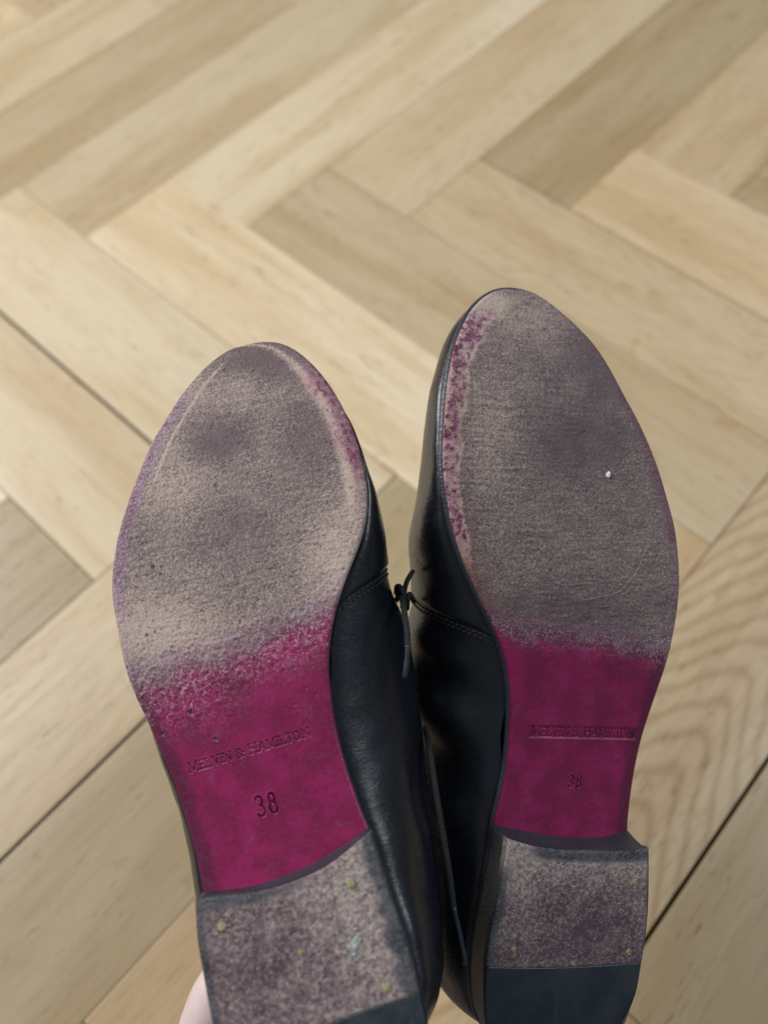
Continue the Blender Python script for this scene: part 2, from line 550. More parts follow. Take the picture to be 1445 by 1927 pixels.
# widened joints: (kind, column, k) -> (shrink in width, side)  side +1 = joint on the +y side of the block
GAPS = {('B', 0, -1): (0.0022, 1), ('B', 0, 3): (0.0017, 1), ('A', 1, 4): (0.0020, 1), ('A', 1, 0): (0.0008, -1),
        ('A', 1, 1): (0.0009, 1), ('B', 0, 0): (0.0004, 1)}
blk_n = 0
for m in range(-2, 4):
    for k in range(-9, 14):
        for kind in 'AB':
            # corner and size in block widths
            if kind == 'B':
                b0, a0 = k - 1 + m * 4.654, k - 1 - m * 4.654
                cx, cy = (b0 + 4.654 / 2) * BW, (a0 + 0.5) * BW
                rz = 0
            else:
                b0, a0 = k - 2 + m * 4.654, k - 1 - m * 4.654
                cx, cy = (b0 + 0.5) * BW, (a0 + 4.654 / 2) * BW
                rz = math.pi / 2
            # keep those within reach of the view
            pc = CAM.inverted() @ Vector((cx, cy, 0))
            if pc.z > -0.1:
                continue
            X = F * pc.x / -pc.z
            Y = F * pc.y / -pc.z
            if abs(X) > 2300 or Y > 2300 or Y < -3200:
                continue
            o = bpy.data.objects.new('plank', BM)
            link(o, floor)
            g, side = GAPS.get((kind, m, k), (0, 1))
            g0_ = rng.uniform(0.00015, 0.0008)
            sc = (BW - g0_ - g) / BW
            shift = -side * g / 2
            o.scale = (1 - rng.uniform(0.0003, 0.0010) / BL, sc, 1)
            o.rotation_euler = (rng.uniform(-1, 1) * 0.0012, rng.uniform(-1, 1) * 0.0004, rz + rng.uniform(-1, 1) * 0.0002)
            if kind == 'B':
                cy += shift
            else:
                cx -= shift
            o.location = (cx, cy, rng.uniform(-0.00020, 0.0))
            tn = TONE.get((kind, m, k), (rng.uniform(0.2, 0.85), rng.uniform(0.05, 0.6), rng.choice([0, 0, 0.2, 0.6])))
            o.color = (*tn, 0.40 if (kind, m, k) == ('A', 1, 3) else rng.uniform(0, 1))
            blk_n += 1
print('planks', blk_n)


# ------------------------------------------------------------------ shoes
def rot(ax, deg):
    a = math.radians(deg)
    c, s_ = math.cos(a), math.sin(a)
    return {'x': np.array([[1, 0, 0], [0, c, -s_], [0, s_, c]]), 'y': np.array([[c, 0, s_], [0, 1, 0], [-s_, 0, c]]),
            'z': np.array([[c, -s_, 0], [s_, c, 0], [0, 0, 1]])}[ax]


HY = np.array([-200, -150, -120, -95, -70, -45, -20, 5, 30, 55, 75, 100, 120.]) / 1000
HZ = np.array([-13, -13.4, -13, -11, -7.5, -3.4, -0.8, 0, -0.4, -2.2, -5.5, -12, -18.]) / 1000


def pchip(x, xp, yp):
    """smooth cubic through the table"""
    m = np.gradient(yp, xp)
    x = np.clip(x, xp[0], xp[-1])
    i = np.clip(np.searchsorted(xp, x) - 1, 0, len(xp) - 2)
    h = xp[i + 1] - xp[i]
    t = (x - xp[i]) / h
    return ((2 * t ** 3 - 3 * t ** 2 + 1) * yp[i] + (t ** 3 - 2 * t ** 2 + t) * h * m[i]
            + (-2 * t ** 3 + 3 * t ** 2) * yp[i + 1] + (t ** 3 - t ** 2) * h * m[i + 1])


class Shoe:
    def __init__(s, name, label, origin_px, Z, lean, tilt, roll):
        s.R = rot('z', lean) @ rot('x', -tilt) @ rot('y', roll)
        s.O = np.array([(origin_px[0] - CX) / F * Z, -(origin_px[1] - CY) / F * Z, -Z])
        e = bpy.data.objects.new(name, None)
        link(e)
        loc = Matrix([[*s.R[0], s.O[0]], [*s.R[1], s.O[1]], [*s.R[2], s.O[2]], [0, 0, 0, 1]])
        e.matrix_world = CAM @ loc
        e.empty_display_size = 0.05
        tag(e, label, 'shoe', 'pair of black leather lace-up shoes held upside down')
        s.root = e

    def h(s, y):
        return pchip(np.asarray(y, float), HY, HZ)

    def unproj(s, pts, hfun=None):
        """pixel of the photograph -> point on the sole surface, shoe coordinates"""
        pts = np.atleast_2d(np.asarray(pts, float))
        ray = np.stack([(pts[:, 0] - CX) / F, -(pts[:, 1] - CY) / F, -np.ones(len(pts))], 1)
        rl = ray @ s.R
        ol = -s.O @ s.R
        hv = np.zeros(len(pts))
        for _ in range(30):
            t = (hv - ol[2]) / rl[:, 2]
            P = ol + rl * t[:, None]
            hv = 0.5 * hv + 0.5 * (s.h(P[:, 1]) if hfun is None else hfun + 0 * P[:, 1])
        return P

    def proj(s, P):
        c = P @ s.R.T + s.O
        return CX + F * c[..., 0] / -c[..., 2], CY - F * c[..., 1] / -c[..., 2]


def dist_segments(px, py, segs):
    d = np.full(px.shape, 1e9)
    for (x0, y0, x1, y1) in segs:
        dx, dy = x1 - x0, y1 - y0
        L2 = dx * dx + dy * dy + 1e-12
        t = np.clip(((px - x0) * dx + (py - y0) * dy) / L2, 0, 1)
        d = np.minimum(d, np.hypot(px - x0 - t * dx, py - y0 - t * dy))
    return d


def arc(cx, cy, rx, ry, a0, a1, n=10):
    a = np.radians(np.linspace(a0, a1, n))
    p = [(cx + rx * math.cos(t), cy + ry * math.sin(t)) for t in a]
    return [(*p[i], *p[i + 1]) for i in range(n - 1)]


def glyph(ch):
    sf = 0.10
    if ch == 'M':
        return 1.02, [(.14, 0, .14, 1), (.14, 1, .5, .08), (.16, 1, .52, .08), (.5, .08, .86, 1), (.86, 1, .86, 0), (.88, 1, .88, 0),
                      (.04, 0, .24, 0), (.76, 0, .98, 0), (.04, 1, .16, 1), (.86, 1, .98, 1)]
    if ch == 'E':
        return .70, [(.14, 0, .14, 1), (.17, 0, .17, 1), (.04, 0, .62, 0), (.04, 1, .60, 1), (.14, .52, .46, .52), (.62, 0, .62, .2), (.60, 1, .60, .82), (.46, .42, .46, .62)]
    if ch == 'L':
        return .66, [(.14, 0, .14, 1), (.17, 0, .17, 1), (.04, 0, .60, 0), (.04, 1, .28, 1), (.60, 0, .60, .24)]
    if ch == 'V':
        return .82, [(.12, 1, .42, 0), (.15, 1, .45, 0), (.43, 0, .70, 1), (.02, 1, .26, 1), (.60, 1, .80, 1)]
    if ch == 'I':
        return .36, [(.17, 0, .17, 1), (.20, 0, .20, 1), (.06, 0, .31, 0), (.06, 1, .31, 1)]
    if ch == 'N':
        return .90, [(.14, 0, .14, 1), (.14, 1, .76, 0), (.17, 1, .78, 0), (.77, 0, .77, 1), (.04, 0, .24, 0), (.04, 1, .16, 1), (.67, 1, .87, 1)]
    if ch == 'H':
        return .92, [(.16, 0, .16, 1), (.19, 0, .19, 1), (.74, 0, .74, 1), (.77, 0, .77, 1), (.16, .5, .76, .5),
                     (.05, 0, .30, 0), (.05, 1, .30, 1), (.62, 0, .88, 0), (.62, 1, .88, 1)]
    if ch == 'A':
        return .84, [(.10, 0, .40, 1), (.40, 1, .70, 0), (.43, 1, .74, 0), (.20, .34, .60, .34), (.01, 0, .22, 0), (.58, 0, .84, 0)]
    if ch == 'T':
        return .74, [(.35, 0, .35, 1), (.38, 0, .38, 1), (.05, 1, .69, 1), (.24, 0, .50, 0), (.05, 1, .05, .8), (.69, 1, .69, .8)]
    if ch == 'O':
        return .88, arc(.43, .5, .34, .5, 0, 360, 20) + arc(.43, .5, .31, .49, 0, 360, 20)
    if ch == '&':
        return .92, arc(.36, .76, .19, .23, -30, 260, 12) + arc(.34, .27, .27, .28, 90, 350, 14) + [(.22, .60, .80, 0), (.61, .22, .74, .5), (.62, .52, .86, .52)]
    if ch == '3':
        return .80, arc(.30, .76, .20, .24, 150, -80, 14) + arc(.30, .27, .24, .27, 85, -150, 16)
    if ch == '8':
        return .62, arc(.31, .76, .18, .23, 0, 360, 18) + arc(.31, .27, .23, .27, 0, 360, 18)
    return .42, []


def stamp_segments(text, p0, p1, height, small=0.90, caps='MH'):
    """strokes of a line of capitals whose baseline runs p0 -> p1"""
    x = 0
    lay = []
    prev = ' '
    for ch in text:
        w, g = glyph(ch)
        k = 1.0 if (ch in caps and prev == ' ') or ch.isdigit() else small
        lay.append((x, k, g))
        x += w * k
        prev = ch
    p0, p1 = np.array(p0[:2]), np.array(p1[:2])
    d = p1 - p0
    L = np.linalg.norm(d)
    ex = d / L
    ey = np.array([-ex[1], ex[0]])
    sx = L / x
    out = []
    for (x0, k, g) in lay:
        for (a, b, c, e) in g:
            A = p0 + ex * (x0 + a * k) * sx + ey * b * k * height
            B = p0 + ex * (x0 + c * k) * sx + ey * e * k * height
            out.append((*A, *B))
    return out


def build_shoe(S, cfg):
    root = S.root
    # ---- outline of the sole as two chains from the toe tip back to the heel
    Lp = S.unproj(cfg['left'])
    Rp = S.unproj(cfg['right'])
    # ---- heel lift outline (in the plane the shoe would stand on)
    hl = cfg['hl']
    Lf = S.unproj(cfg['lift_left'], hl)
    Rf = S.unproj(cfg['lift_right'], hl)
    Ff = S.unproj(cfg['lift_front'], hl)
    xc = (Lf[-1, 0] + Rf[-1, 0]) / 2
    yb = cfg['back_y']
    back = [(xc + (Lf[-1, 0] - xc) * math.cos(a) * (1), min(Lf[-1, 1], Rf[-1, 1]) + 0 * a) for a in (0,)]

    # closed perimeters as functions
    def side(ch, n):
        c = catmull(ch[:, :2], 8)
        d = np.r_[0, np.cumsum(np.linalg.norm(np.diff(c, axis=0), axis=1))]
        t = np.linspace(0, d[-1], n)
        return np.stack([np.interp(t, d, c[:, 0]), np.interp(t, d, c[:, 1])], 1)
    NV, NU = 150, 170
    Ls, Rs = side(Lf, NV), side(Rf, NV)
    Fs = side(Ff, NU)
    u = np.linspace(0, 1, NU)
    v = np.linspace(0, 1, NV)
    # back arc: half of an ellipse-like D
    a = math.pi * (1 - u)
    ctr = (Ls[-1] + Rs[-1]) / 2
    ax = (Rs[-1] - Ls[-1]) / 2
    dn = np.array([ax[1], -ax[0]])
    dn = dn / np.linalg.norm(dn) * cfg['back_len']
    Bs = ctr + np.outer(np.cos(a), ax) + np.outer(np.sin(a) ** 0.9, dn)

    def surf(uu, vv):
        uu, vv = np.asarray(uu), np.asarray(vv)
        L = np.stack([np.interp(vv, v, Ls[:, 0]), np.interp(vv, v, Ls[:, 1])], -1)
        R = np.stack([np.interp(vv, v, Rs[:, 0]), np.interp(vv, v, Rs[:, 1])], -1)
        Fu = np.stack([np.interp(uu, u, Fs[:, 0]), np.interp(uu, u, Fs[:, 1])], -1)
        # even spacing across
        ua = 0.5 - 0.5 * np.cos(np.pi * uu)
        Bu = np.stack([np.interp(uu, ua_inv, Bs[:, 0]), np.interp(uu, ua_inv, Bs[:, 1])], -1)
        l = uu[..., None]
        P = L * (1 - l) + R * l
        P0 = Ls[0] * (1 - l) + Rs[0] * l
        P1 = Ls[-1] * (1 - l) + Rs[-1] * l
        return P + (Fu - P0) * ((1 - vv) ** 3)[..., None] + (Bu - P1) * (vv ** 3)[..., None]
    ua_inv = 0.5 - 0.5 * np.cos(np.pi * u)
    # rubber border
    RL = S.unproj(cfg['rubber'], hl)[:, :2]
    rl = catmull(RL, 8)
    # parameter v on every u where surf crosses the border line
    vv = np.linspace(0, 1, 400)
    U2, V2 = np.meshgrid(u, vv, indexing='ij')
    PP = surf(U2, V2)
    order = np.argsort(rl[:, 0])
    yl = np.interp(PP[..., 0], rl[order, 0], rl[order, 1])
    vb = np.array([vv[np.argmax(PP[i, :, 1] < yl[i])] if (PP[i, :, 1] < yl[i]).any() else 1 for i in range(NU)])

    def lift_part(name, v0, v1, mat, nrow, dz, rub=False):
        w = np.linspace(0, 1, nrow)
        VV = v0[None, :] + (v1 - v0)[None, :] * w[:, None]
        UU = np.broadcast_to(u[None, :], VV.shape)
        P = surf(UU, VV)
        x, y = P[..., 0], P[..., 1]
        wid = np.linalg.norm(Rs[0] - Ls[0])
        de = np.minimum(UU, 1 - UU) * wid
        df = (VV) * 0.06 * 1.0
        dbk = (1 - VV) * 0.06
        d = np.minimum(np.minimum(de, df), dbk) if not rub else np.minimum(de, dbk)
        if not rub:
            d = np.minimum(de, df)
        r = 0.0012 if not rub else 0.0015
        q = np.clip(1 - d / r, 0, 1)
        z = hl + dz - r * 0.8 * (1 - np.sqrt(1 - q ** 2 * 0.98))
        at = {}
        if not rub:
            z = z + 0.0005 * (fbm(x * 400, y * 400, cfg['seed'], 4) - 0.5) + 0.0006 * (fbm(x * 90, y * 90, cfg['seed'] + 3, 2) - 0.5)
            px, py = S.proj(np.stack([x, y, z], -1))
            band = cfg['lift_edge'](px, py, de, df, UU, VV)
            at = {'edge': np.clip(band, 0, 1), 'tone': np.clip(cfg['lift_tone'](px, py), 0, 1)}
        else:
            z = z - cfg.get('rub_drop', 0.0) * (w[:, None] ** 1.5) + 0 * x
            z = z + 0.00004 * (fbm(x * 300, y * 300, 5) - .5)
        V = np.stack([x, y, z], -1)
        # skirt
        top = V.reshape(-1, 3)
        Fc = grid_faces(nrow, NU)[:, ::1]
        per = list(range(NU)) + [i * NU + NU - 1 for i in range(1, nrow)] + [(nrow - 1) * NU + j for j in range(NU - 2, -1, -1)] + [i * NU for i in range(nrow - 2, 0, -1)]
        sk = top[per].copy()
        sk[:, 2] = hl - 0.0036
        n0 = len(top)
        allv = np.vstack([top, sk])
        k = len(per)
        i = np.arange(k)
        side_f = np.stack([np.array(per)[i], n0 + i, n0 + (i + 1) % k, np.array(per)[(i + 1) % k]], 1)
        ats = {kk: np.r_[vals.ravel(), vals.ravel()[per]] for kk, vals in at.items()}
        return mesh_obj(name, allv, np.vstack([Fc[:, ::-1], side_f[:, ::-1]]), mat, root, attrs=ats or None)
    nl = 190
    lift = lift_part('heel_lift', np.zeros(NU), vb - 0.002, M_LIFT, nl, 0.0)
    lift_part('rubber_heel_tip', vb, np.ones(NU), M_RUBBER, 60, 0.0001, rub=True)

    # ---- heel block
    NS = 40
    sv = np.linspace(0, 1, NS)
    per_l = np.vstack([surf(u[::5], 0 * u[::5]), surf(np.ones(NS - 1), sv[1:]), surf(u[::-5][1:], np.ones(len(u[::-5]) - 1)), surf(np.zeros(NS - 2), sv[::-1][1:-1])])
    nf = len(u[::5])
    seam = S.unproj(cfg['seam'])[:, :2]
    ss = side(np.c_[seam, seam[:, 0] * 0], nf)
    # seat perimeter: lift perimeter shifted so that its corners meet the seam ends
    sh_l = ss[0] - per_l[0]
    sh_r = ss[-1] - per_l[nf - 1]
    per_s = per_l.copy()
    per_s[:nf] = ss
    uu = np.clip((per_l[:, 0] - per_l[0, 0]) / (per_l[nf - 1, 0] - per_l[0, 0]), 0, 1)
    for i in range(nf, len(per_l)):
        per_s[i] = per_l[i] + (sh_l * (1 - uu[i]) + sh_r * uu[i])
    rings = []
    for j, w in enumerate(np.linspace(0, 1, 14)):
        P = per_l * (1 - w) + per_s * w
        cc = P.mean(0)
        bul = -0.0003 * math.sin(w * math.pi)                       # slightly waisted sides
        lay = 0.00012 * math.cos(w * 14 * math.pi)                  # stacked layers
        dirn = (P - cc) / np.linalg.norm(P - cc, axis=1)[:, None]
        P = P + dirn * (bul + lay)
        z = (hl - 0.0010) * (1 - w) + (S.h(per_s[:, 1]) + 0.0002) * w
        if j == 0:
            P = P + dirn * 0.0001
        rings.append(np.c_[P, z])
    V = np.array(rings).reshape(-1, 3)
    mesh_obj('heel_block', V, grid_faces(14, len(per_l), True), M_EDGE, root)

    # ---- outsole grid
    seat_l = per_s[nf + NS - 1 + len(u[::-5]) - 1:][::-1]           # left side, front -> back
    seat_r = per_s[nf:nf + NS - 1]
    chainL = np.vstack([Lp[:, :2], seat_l[4::6][:6] + [0.0006, 0]])
    chainR = np.vstack([Rp[:, :2], seat_r[4::6][:6] - [0.0006, 0]])
    ybk = per_s[:, 1].min() + 0.0008
    xb = (chainL[-1, 0] + chainR[-1, 0]) / 2
    y_end = (chainL[-1, 1] + chainR[-1, 1]) / 2
    for c_, sg in ((0, -1), (1, 1)):
        ch = (chainL, chainR)[c_]
        hw = abs(ch[-1, 0] - xb)
        ext = []
        for a_ in (25, 50, 70, 84, 90):
            ext.append((xb + sg * hw * math.cos(math.radians(a_)), y_end - (y_end - ybk) * math.sin(math.radians(a_))))
        ch = np.vstack([ch, ext])
        if c_ == 0:
            chainL = ch
        else:
            chainR = ch
    whole = catmull(np.vstack([chainL[::-1], chainR[1:]]), 16)
    dw = np.r_[0, np.cumsum(np.linalg.norm(np.diff(whole, axis=0), axis=1))]
    tw = np.arange(0, dw[-1], 0.0008)
    whole = np.stack([np.interp(tw, dw, whole[:, 0]), np.interp(tw, dw, whole[:, 1])], 1)
    ker = np.exp(-0.5 * (np.arange(-14, 15) * 0.0008 / 0.0036) ** 2)
    ker /= ker.sum()
    padw = np.vstack([np.repeat(whole[:1], 14, 0), whole, np.repeat(whole[-1:], 14, 0)])
    sm = np.stack([np.convolve(padw[:, q], ker, 'valid') for q in (0, 1)], 1)
    far = sstep(seam[:, 1].max() + 0.004, seam[:, 1].max() + 0.016, whole[:, 1])[:, None]
    whole = whole * (1 - far) + sm * far
    it = int(np.argmax(whole[:, 1]))
    cl, cr = whole[:it + 1][::-1], whole[it:]
    ytop = min(cl[:, 1].max(), cr[:, 1].max()) - 1e-5
    ybot = ybk + 1e-5

    def mono(c):
        i0 = np.argmax(c[:, 1])
        c = c[i0:]
        y = np.minimum.accumulate(c[:, 1]) - np.arange(len(c)) * 1e-9
        return y[::-1], c[::-1, 0]
    yl_, xl_ = mono(cl)
    yr_, xr_ = mono(cr)
    fxl = lambda y: np.interp(y, yl_, xl_)
    fxr = lambda y: np.interp(y, yr_, xr_)
    # rows: dense near the toe tip and in the stamped zone
    tz0, tz1 = cfg['text_zone']
    seam_min = seam[:, 1].min() - 0.002
    ys = [ytop]
    st = 0.00001
    while ys[-1] > ybot:
        y = ys[-1]
        dtop = ytop - y
        step = min(0.00034, 0.00002 + dtop * 0.25)
        pyc = float(S.proj(np.array([[0.0 + (fxl(y) + fxr(y)) / 2, y, float(S.h(y))]]))[1][0])
        if tz0 < pyc < tz1:
            step = min(step, 0.00021)
        if y < seam_min:
            step = 0.0015
        ys.append(y - step)
    ys[-1] = ybot
    ys = np.array(ys)
    NC = 330
    uc = np.linspace(0, 1, NC)
    uc = 0.5 - 0.5 * np.cos(uc * np.pi) * 0.12 + (uc - 0.5) * 0.88
    uc = (uc - uc[0]) / (uc[-1] - uc[0])
    XL, XR = fxl(ys), fxr(ys)
    X = XL[:, None] + (XR - XL)[:, None] * uc[None, :]
    Y = np.broadcast_to(ys[:, None], X.shape).copy()
    Z = S.h(Y)
    d = np.minimum(X - XL[:, None], XR[:, None] - X)
    dtip = (ytop - Y)
    dd = np.minimum(d * 0.95, dtip * 0.9)
    wd = (XR - XL)[:, None]
    uu2 = (X - XL[:, None]) / np.maximum(wd, 1e-5) * 2 - 1
    Zbase = Z.copy()
    px, py = S.proj(np.stack([X, Y, Z], -1))
    A = cfg['paint'](px, py, d, X - XL[:, None], XR[:, None] - X, X, Y)
    # geometry of the leather surface
    Z = Z - 0.0011 * (1 - np.sqrt(np.clip(1 - np.clip(1 - dd / 0.0016, 0, 1) ** 2, 0, 1)))
    sd = cfg['seed'] * 13
    raw = 1 - A['dye']
    Z += 0.00040 * (fbm(X * 1250, Y * 1250, sd, 3) - 0.5) * (0.25 + 0.75 * raw)
    Z += 0.00016 * (fbm(X * 160, Y * 160, sd + 4, 3) - 0.5) * (0.3 + 0.7 * raw)
    Z += 0.0010 * (fbm(X * 26, Y * 26, sd + 8, 2) - 0.5)
    Z += 0.00030 * (fbm(X * 130, Y * 900 + X * 60, sd + 9, 2) - 0.5) * raw * sstep(0.35, 0.6, fbm(X * 40, Y * 40, sd + 10, 2))
    Z += A['z']
    # pits
    r_ = np.random.RandomState(cfg['seed'])
    pit = np.zeros_like(Z)
    yv = ys
    for (qx, qy, qr) in cfg['pits'] + [None] * 0:
        P0 = S.unproj([(qx, qy)])[0]
        i0, i1 = np.searchsorted(-yv, [-(P0[1] + 4 * qr), -(P0[1] - 4 * qr)])
        rr = np.hypot(X[i0:i1] - P0[0], (Y[i0:i1] - P0[1]))
        rr = rr * (0.7 + 0.6 * vnoise(X[i0:i1] * 2500, Y[i0:i1] * 2500, 3))
        g = np.exp(-(rr / qr) ** 2)
        Z[i0:i1] -= g * qr * 0.7
        rim = np.exp(-((rr - 1.7 * qr) / (0.7 * qr)) ** 2)
        Z[i0:i1] += rim * qr * 0.18
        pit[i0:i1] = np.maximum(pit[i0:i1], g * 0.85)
    for k in range(cfg['n_pits']):
        qx, qy = r_.uniform(*cfg['pit_x']), r_.uniform(*cfg['pit_y'])
        P0 = S.unproj([(qx, qy)])[0]
        qr = r_.uniform(0.00018, 0.00042)
        i0, i1 = np.searchsorted(-yv, [-(P0[1] + 4 * qr), -(P0[1] - 4 * qr)])
        rr = np.hypot((X[i0:i1] - P0[0]) * r_.uniform(0.6, 1.0), (Y[i0:i1] - P0[1]))
        g = np.exp(-(rr / qr) ** 2)
        Z[i0:i1] -= g * qr * 0.7
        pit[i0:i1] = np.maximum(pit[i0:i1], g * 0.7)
    # stamped lettering
    groove = np.zeros_like(Z)
    for (txt, q0, q1, hpx, wr, dep, plate) in cfg['stamps']:
        P0, P1 = S.unproj([q0, q1])
        hgt = hpx
        segs = stamp_segments(txt, P0, P1, hgt)
        lo = min(P0[1], P1[1]) - 0.004
        hi = max(P0[1], P1[1]) + hgt + 0.004
        i0, i1 = np.searchsorted(-yv, [-hi, -lo])
        ds = dist_segments(X[i0:i1], Y[i0:i1], segs)
        g = 1 - sstep(wr * 0.35, wr * 1.5, ds)
        wear = sstep(0.2, 0.55, fbm(X[i0:i1] * 350, Y[i0:i1] * 350, sd + 21, 2))
        g = g * (0.55 + 0.45 * wear)
        Z[i0:i1] -= g * dep
        Z[i0:i1] += 0.12 * dep * np.exp(-((ds - wr * 2.2) / wr) ** 2)
        groove[i0:i1] = np.maximum(groove[i0:i1], g)
        if plate:
            ex = (P1 - P0)[:2]
            Lx = np.linalg.norm(ex)
            ex /= Lx
            ey = np.array([-ex[1], ex[0]])
            a1 = (X[i0:i1] - P0[0]) * ex[0] + (Y[i0:i1] - P0[1]) * ex[1]
            b1 = (X[i0:i1] - P0[0]) * ey[0] + (Y[i0:i1] - P0[1]) * ey[1]
            inside = sstep(-0.0012, -0.0004, a1) * (1 - sstep(Lx + 0.0004, Lx + 0.0012, a1)) * sstep(-0.0009, -0.0003, b1) * (1 - sstep(hgt + 0.0001, hgt + 0.0006, b1))
            Z[i0:i1] -= inside * plate
    at = {'dye': A['dye'], 'lilac': A['lilac'], 'tone': A['tone'], 'brown': A['brown'], 'fuzz': A['fuzz'],
          'dirt': np.clip(groove * 0.55 + A['dirt'], 0, 1), 'pit': pit}
    at = {k: np.broadcast_to(x, Z.shape).ravel() for k, x in at.items()}
    V = np.stack([X, Y, Z], -1).reshape(-1, 3)
    mesh_obj('outsole', V, grid_faces(len(ys), NC), M_SOLE, root, attrs=at)
    # ---- sole edge: inked strip round the outsole
    per = np.vstack([np.c_[XL, ys], np.c_[XR, ys][::-1]])
    keep = [0]
    for i in range(1, len(per)):
        if np.linalg.norm(per[i] - per[keep[-1]]) > 0.0009:
            keep.append(i)
    per = per[keep]
    nrm = np.roll(per, -1, 0) - np.roll(per, 1, 0)
    nrm = np.c_[nrm[:, 1], -nrm[:, 0]]
    nrm /= np.linalg.norm(nrm, axis=1)[:, None]
    cen = per.mean(0)
    if ((per - cen) * nrm).sum() < 0:
        nrm = -nrm
    rings = []
    wt = cfg.get('welt', 0.0001)
    hz = S.h(per[:, 1])
    for (o_, z_) in ((-0.0012, -0.0008), (-0.0001, -0.0011), (wt * 0.6, -0.0016), (wt, -0.0022), (wt, -0.0031), (wt * 0.3, -0.0038), (-0.0006, -0.0041), (-0.006, -0.0042)):
        rings.append(np.c_[per + nrm * o_, hz + z_])
    V = np.array(rings).reshape(-1, 3)
    mesh_obj('sole_edge', V, grid_faces(len(rings), len(per), True)[:, ::-1], M_EDGE, root)

    # ---- leather upper
    def yl_at(pyv):
        cx_ = cfg['mid_x']
        return S.unproj([(cx_(pyv), pyv)])[0, 1]
    kL = np.array([(yl_at(a_), b_ / 1000) for a_, b_ in cfg['ovL']])
    kR = np.array([(yl_at(a_), b_ / 1000) for a_, b_ in cfg['ovR']])
    kL, kR = kL[np.argsort(kL[:, 0])], kR[np.argsort(kR[:, 0])]
    y0, y1 = ybot, ytop
    Ltot = y1 - y0
    tH = np.array([0, .03, .10, .25, .40, .50, .60, .70, .80, .88, .94, .975, .992, 1.0])
    vH = np.array([52, 58, 62, 58, 60, 66, 60, 50, 38, 29, 23, 18, 13, 6]) / 1000
    tW = np.array([0, .06, .15, .30, .42, .50, .56, 1.0])
    vW = np.array([4, 13, 19, 23, 20, 12, 0, 0]) / 1000
    tt = np.r_[np.linspace(0, 0.04, 12), np.linspace(0.045, 0.94, 150), 1 - np.linspace(0.245, 0, 30) ** 2]
    tt = np.unique(np.round(tt, 6))
    NTH = 40
    th = np.linspace(0, 1, NTH) ** 1.5 * np.pi / 2
    secs = []
    for t_ in tt:
        y = y0 + Ltot * t_
        xl, xr = float(fxl(y)), float(fxr(y))
        H = float(pchip(np.array([t_]), tH, vH)[0])
        w = max(0.0, float(np.interp(t_, tW, vW)))
        oL = float(pchip(np.array([y]), kL[:, 0], kL[:, 1])[0])
        oR = float(pchip(np.array([y]), kR[:, 0], kR[:, 1])[0])
        mid = (xl + xr) / 2 + (oR - oL) * 0.35
        hw_ = (xr - xl) / 2
        w = min(w, hw_ * 0.7)
        zb = float(S.h(y)) - 0.0032
        c, sn = np.cos(th), np.sin(th)
        pw = 0.62
        tm = math.radians(42)
        bulge = np.where(th < tm, np.sin(np.clip(th / tm, 0, 1) * np.pi / 2) ** 0.62, np.cos(np.clip((th - tm) / (np.pi / 2 - tm), 0, 1) * np.pi / 2) ** 1.3)
        # creases over the vamp
        cre = 0
        ww = w
        xsL = mid - (ww + (mid - xl - ww) * c ** pw + oL * bulge)
        xsR = mid + (ww + (xr - mid - ww) * c ** pw + oR * bulge)
        z = zb - H * sn ** 1.05
        left = np.c_[xsL, np.full(NTH, y), z]
        right = np.c_[xsR, np.full(NTH, y), z][::-1]
        # inner lining
        di = min(0.8, w / 0.01)
        inn = []
        for q in np.linspace(0, 1, 8):
            inn.append(((mid - ww) * (1 - q) + (mid - ww * 0.9) * q, y, (zb - H) + (H - 0.008) * q * di))
        inn2 = [((2 * mid - p_[0]), p_[1], p_[2]) for p_ in inn[::-1]]
        secs.append(np.vstack([left, np.array(inn), np.array(inn2), right]))
    SV = np.array(secs)
    ns, npnt = SV.shape[:2]
    # folds and creases pushed into the surface
    Xs, Ys, Zs = SV[..., 0], SV[..., 1], SV[..., 2]
    fold = cfg['fold'](Xs, Ys, Zs, ys, S)
    Xs += fold
    vamp_from = yl_at(cfg['vamp_py'])
    SVo = np.stack([Xs, Ys, Zs], -1)
    o_up = mesh_obj('upper', SVo.reshape(-1, 3), grid_faces(ns, npnt)[:, ::-1], M_BLACK, root)
    # vamp: a second skin over the forepart with a turned edge at the seam
    zone = [i for i in range(ns) if SVo[i, 0, 1] > vamp_from - 0.03]
    G = SVo[zone]
    cols = [j for j in range(npnt) if j < NTH or j >= npnt - NTH]
    G = G[:, cols]
    # slant of the seam: starts further forward at the instep than at the sole
    frac = np.abs(np.linspace(-1, 1, len(cols)))                      # 1 at the feather edge, 0 at the top
    cut = vamp_from + 0.030 * (1 - frac) ** 0.85
    cenG = G.mean(1, keepdims=True)
    vec = G - cenG
    vec[..., 1] = 0
    vec /= np.maximum(np.linalg.norm(vec, axis=-1, keepdims=True), 1e-6)
    Vp = []
    kk = np.linspace(0, 1, len(zone))
    yy = G[:, 0, 1]
    newG = np.zeros_like(G)
    for j in range(len(cols)):
        ynew = cut[j] + (yy[-1] - cut[j]) * (yy - yy[0]) / (yy[-1] - yy[0])
        for a_ in range(3):
            newG[:, j, a_] = np.interp(ynew, yy, G[:, j, a_])
        nv = np.stack([np.interp(ynew, yy, vec[:, j, a_]) for a_ in range(3)], -1)
        dist = (0.0010 * sstep(0, 0.0015, ynew - cut[j]) + 0.0003) * (1 - frac[j] ** 10)
        fadet = 1 - sstep(ytop - 0.02, ytop - 0.002, ynew) * 0.7
        newG[:, j] += nv * (dist * fadet)[:, None]
    first = newG[0].copy()
    first_in = G[0].copy()
    edge_in = np.stack([[np.interp(cut[j], yy, G[:, j, a_]) for a_ in range(3)] for j in range(len(cols))])
    newG = np.concatenate([edge_in[None], newG], 0)
